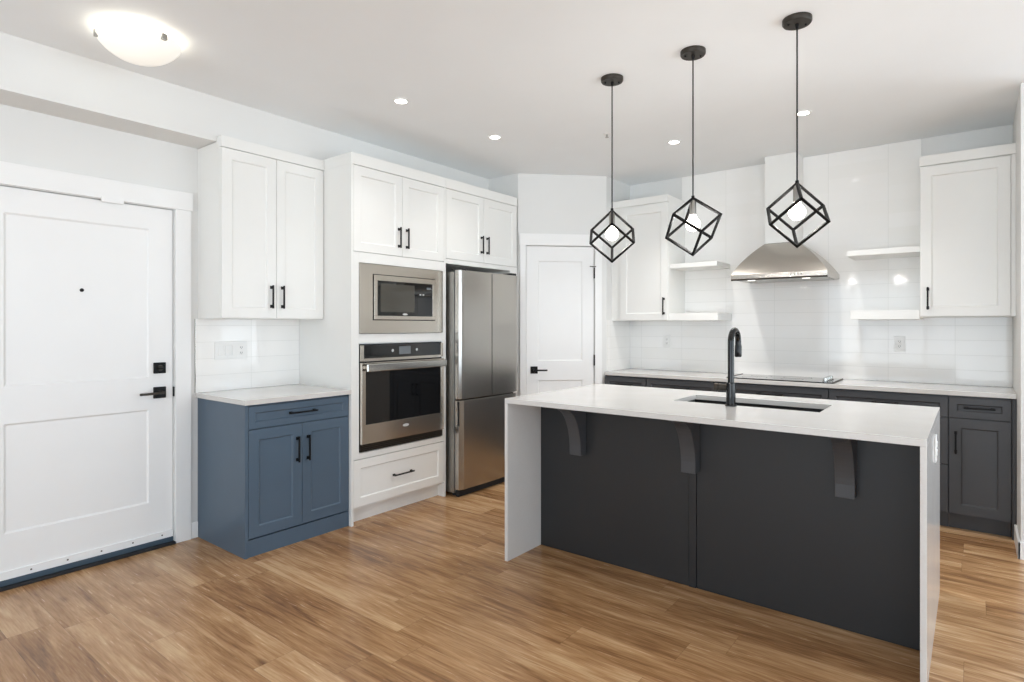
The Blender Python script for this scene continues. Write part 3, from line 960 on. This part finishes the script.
def pendant(label, px, py, az):
    """cube cage hung from a corner; az = angle (deg) of the nearest lower-ring corner's opposite, measured to the right of the line to the camera"""
    t_ = thing('pendant_lamp', label, 'pendant lamp', (px, py, ZC), 0, None)
    obj('canopy', lathe(BM(), [(0, -.0005), (.062, -.0005), (.062, -.018), (.058, -.024), (0, -.024)], 40), M['bronze'], t_, smooth=True)
    for a in (0.6, 0.6 + PI):
        k = obj('screw_cap', lathe(BM(), [(0, -.032), (.004, -.031), (.005, -.0245), (0, -.0245)], 12), M['black'], t_)
        k.location = (.038 * math.cos(a), .038 * math.sin(a), 0)
    apex = 1.988 - ZC; bot = 1.702 - ZC
    bm = BM(); tube(bm, [(0, 0, -.024), (0, 0, -.045)], [.009, .006], 12); tube(bm, [(0, 0, -.04), (0, 0, apex + .01)], .0035, 10)
    obj('cord', bm, M['black'], t_, smooth=True)
    Hh = apex - bot; rad = Hh / math.sqrt(2) * (2 / 3) * 1.0
    edge = Hh / math.sqrt(3); rad = edge * math.sqrt(2 / 3)
    base_a = math.atan2(-py, -px)             # direction to the camera
    a0 = base_a + R(az)                       # +: turns to the viewer's right
    A = Vector((0, 0, apex)); B = Vector((0, 0, bot))
    U = [Vector((rad * math.cos(a0 + R(120) * k), rad * math.sin(a0 + R(120) * k), apex - Hh / 3)) for k in range(3)]
    L = [Vector((rad * math.cos(a0 + R(60 + 120 * k)), rad * math.sin(a0 + R(60 + 120 * k)), bot + Hh / 3)) for k in range(3)]
    bm = BM()
    cen = (A + B) / 2
    def bar(p, q):
        d = (q - p).normalized()
        o_ = ((p + q) / 2 - cen).normalized()
        s = d.cross(o_).normalized(); u = s.cross(d).normalized()
        s, u = (s + u) / math.sqrt(2), (u - s) / math.sqrt(2)
        h = .0054
        e0, e1 = p - d * h, q + d * h
        vs = [bm.verts.new(e + s * i * h + u * j * h) for e in (e0, e1) for (i, j) in ((-1, -1), (1, -1), (1, 1), (-1, 1))]
        for f in ((0, 1, 2, 3), (7, 6, 5, 4), (0, 4, 5, 1), (1, 5, 6, 2), (2, 6, 7, 3), (3, 7, 4, 0)):
            bm.faces.new([vs[i] for i in f])
    for k in range(3):
        bar(A, U[k]); bar(B, L[k]); bar(U[k], L[k]); bar(U[k], L[(k + 2) % 3])
    obj('cube_cage', bm, M['black'], t_)
    obj('collar', tube(BM(), [(0, 0, apex + .012), (0, 0, apex - .012)], .008, 14), M['black'], t_, smooth=True)
    obj('socket', tube(BM(), [(0, 0, apex - .010), (0, 0, apex - .022), (0, 0, apex - .085)], [.010, .0165, .0165], 20), M['nickel'], t_, smooth=True)
    zc = apex - .132
    prof = [(0, zc - .036)]
    for i in range(1, 13):
        a = -PI / 2 + i * (PI * .80) / 12
        prof.append((.036 * math.cos(a), zc + .036 * math.sin(a)))
    prof += [(.015, apex - .088), (.0135, apex - .084)]
    obj('bulb', lathe(BM(), prof, 32), M['bulb'], t_, smooth=True)
    point((px, py, zc + ZC - .002), 12.0, (1.0, .97, .93), .040)
    return t_


pendant('leftmost of the three black cube pendant lamps, nearest the pantry door', -1.597, 2.952, 0)
pendant('middle black cube pendant lamp, over the island faucet', -1.117, 2.915, 77)
pendant('rightmost of the three black cube pendant lamps, in front of the range hood', -.628, 2.902, 7)


# ------------------------------------------------------------------ downlights


def downlight(label, x, y, e):
    t_ = thing('recessed_downlight', label, 'ceiling light', (x, y, ZC))
    obj('trim_ring', lathe(BM(), [(.036, -.0005), (.036, -.004), (.046, -.006), (.052, -.004), (.053, -.0005)], 40), M['trimw'], t_, smooth=True)
    obj('lens', lathe(BM(), [(0, -.003), (.0355, -.003), (.0355, -.0005), (0, -.0005)], 40), M['led'], t_)
    l = bpy.data.lights.new('downlight_beam', 'SPOT'); l.energy = e; l.spot_size = R(115); l.spot_blend = .9; l.shadow_soft_size = .04; l.color = (1.0, .97, .93)
    o = bpy.data.objects.new('downlight_beam', l); C.objects.link(o); o.location = (x, y, ZC - .02)


downlight('recessed downlight nearest the dome lamp, in front of the oven tower', -2.791, 2.447, 12)
downlight('recessed downlight on the ceiling in front of the refrigerator', -2.778, 3.342, 12)
downlight('recessed downlight between the left and middle pendant lamps', -1.784, 4.271, 48)
downlight('recessed downlight beside the rightmost pendant cord', -.875, 4.21, 44)

# dome ceiling lamp
t_ = thing('dome_lamp', 'round frosted dome ceiling lamp near the entry door', 'ceiling light', (-3.144, 1.118, ZC))
obj('mounting_pan', lathe(BM(), [(0, -.0005), (.075, -.0005), (.07, -.030), (0, -.030)], 48), M['trimw'], t_, smooth=True)
prof = [(0, -.130)]
for i in range(1, 15):
    a = i / 14 * R(62)
    prof.append((.173 * math.sin(a) / math.sin(R(62)), -.130 + .088 * (1 - math.cos(a)) / (1 - math.cos(R(62)))))
prof += [(.175, -.034)]
obj('shade', lathe(BM(), prof, 64), M['dome'], t_, smooth=True)
for a in (15, 135, -105):
    bm = BM(); bx(bm, .160, .1795, -.012, .012, -.056, -.028)
    obj('clip', bm, M['nickel'], t_, bevel=.002, rot=(0, 0, R(a)))

lp_ = bpy.data.lights.new('dome_bulb', 'POINT'); lp_.energy = 0.35; lp_.color = (1, .94, .84); lp_.shadow_soft_size = .03
for sx_ in (-1, 1):
    o_ = bpy.data.objects.new('dome_bulb', lp_); C.objects.link(o_); o_.location = (-3.144 + sx_ * .085, 1.118, ZC - .055)

# sprinkler
t_ = thing('fire_sprinkler', 'small ceiling sprinkler beside the leftmost pendant cord', 'sprinkler', (-2.093, 3.792, ZC))
obj('escutcheon', lathe(BM(), [(0, -.0005), (.030, -.0005), (.028, -.004), (0, -.005)], 24), M['trimw'], t_, smooth=True)
obj('head', lathe(BM(), [(0, -.005), (.008, -.005), (.006, -.022), (.013, -.024), (.013, -.026), (0, -.027)], 16), M['nickel'], t_)
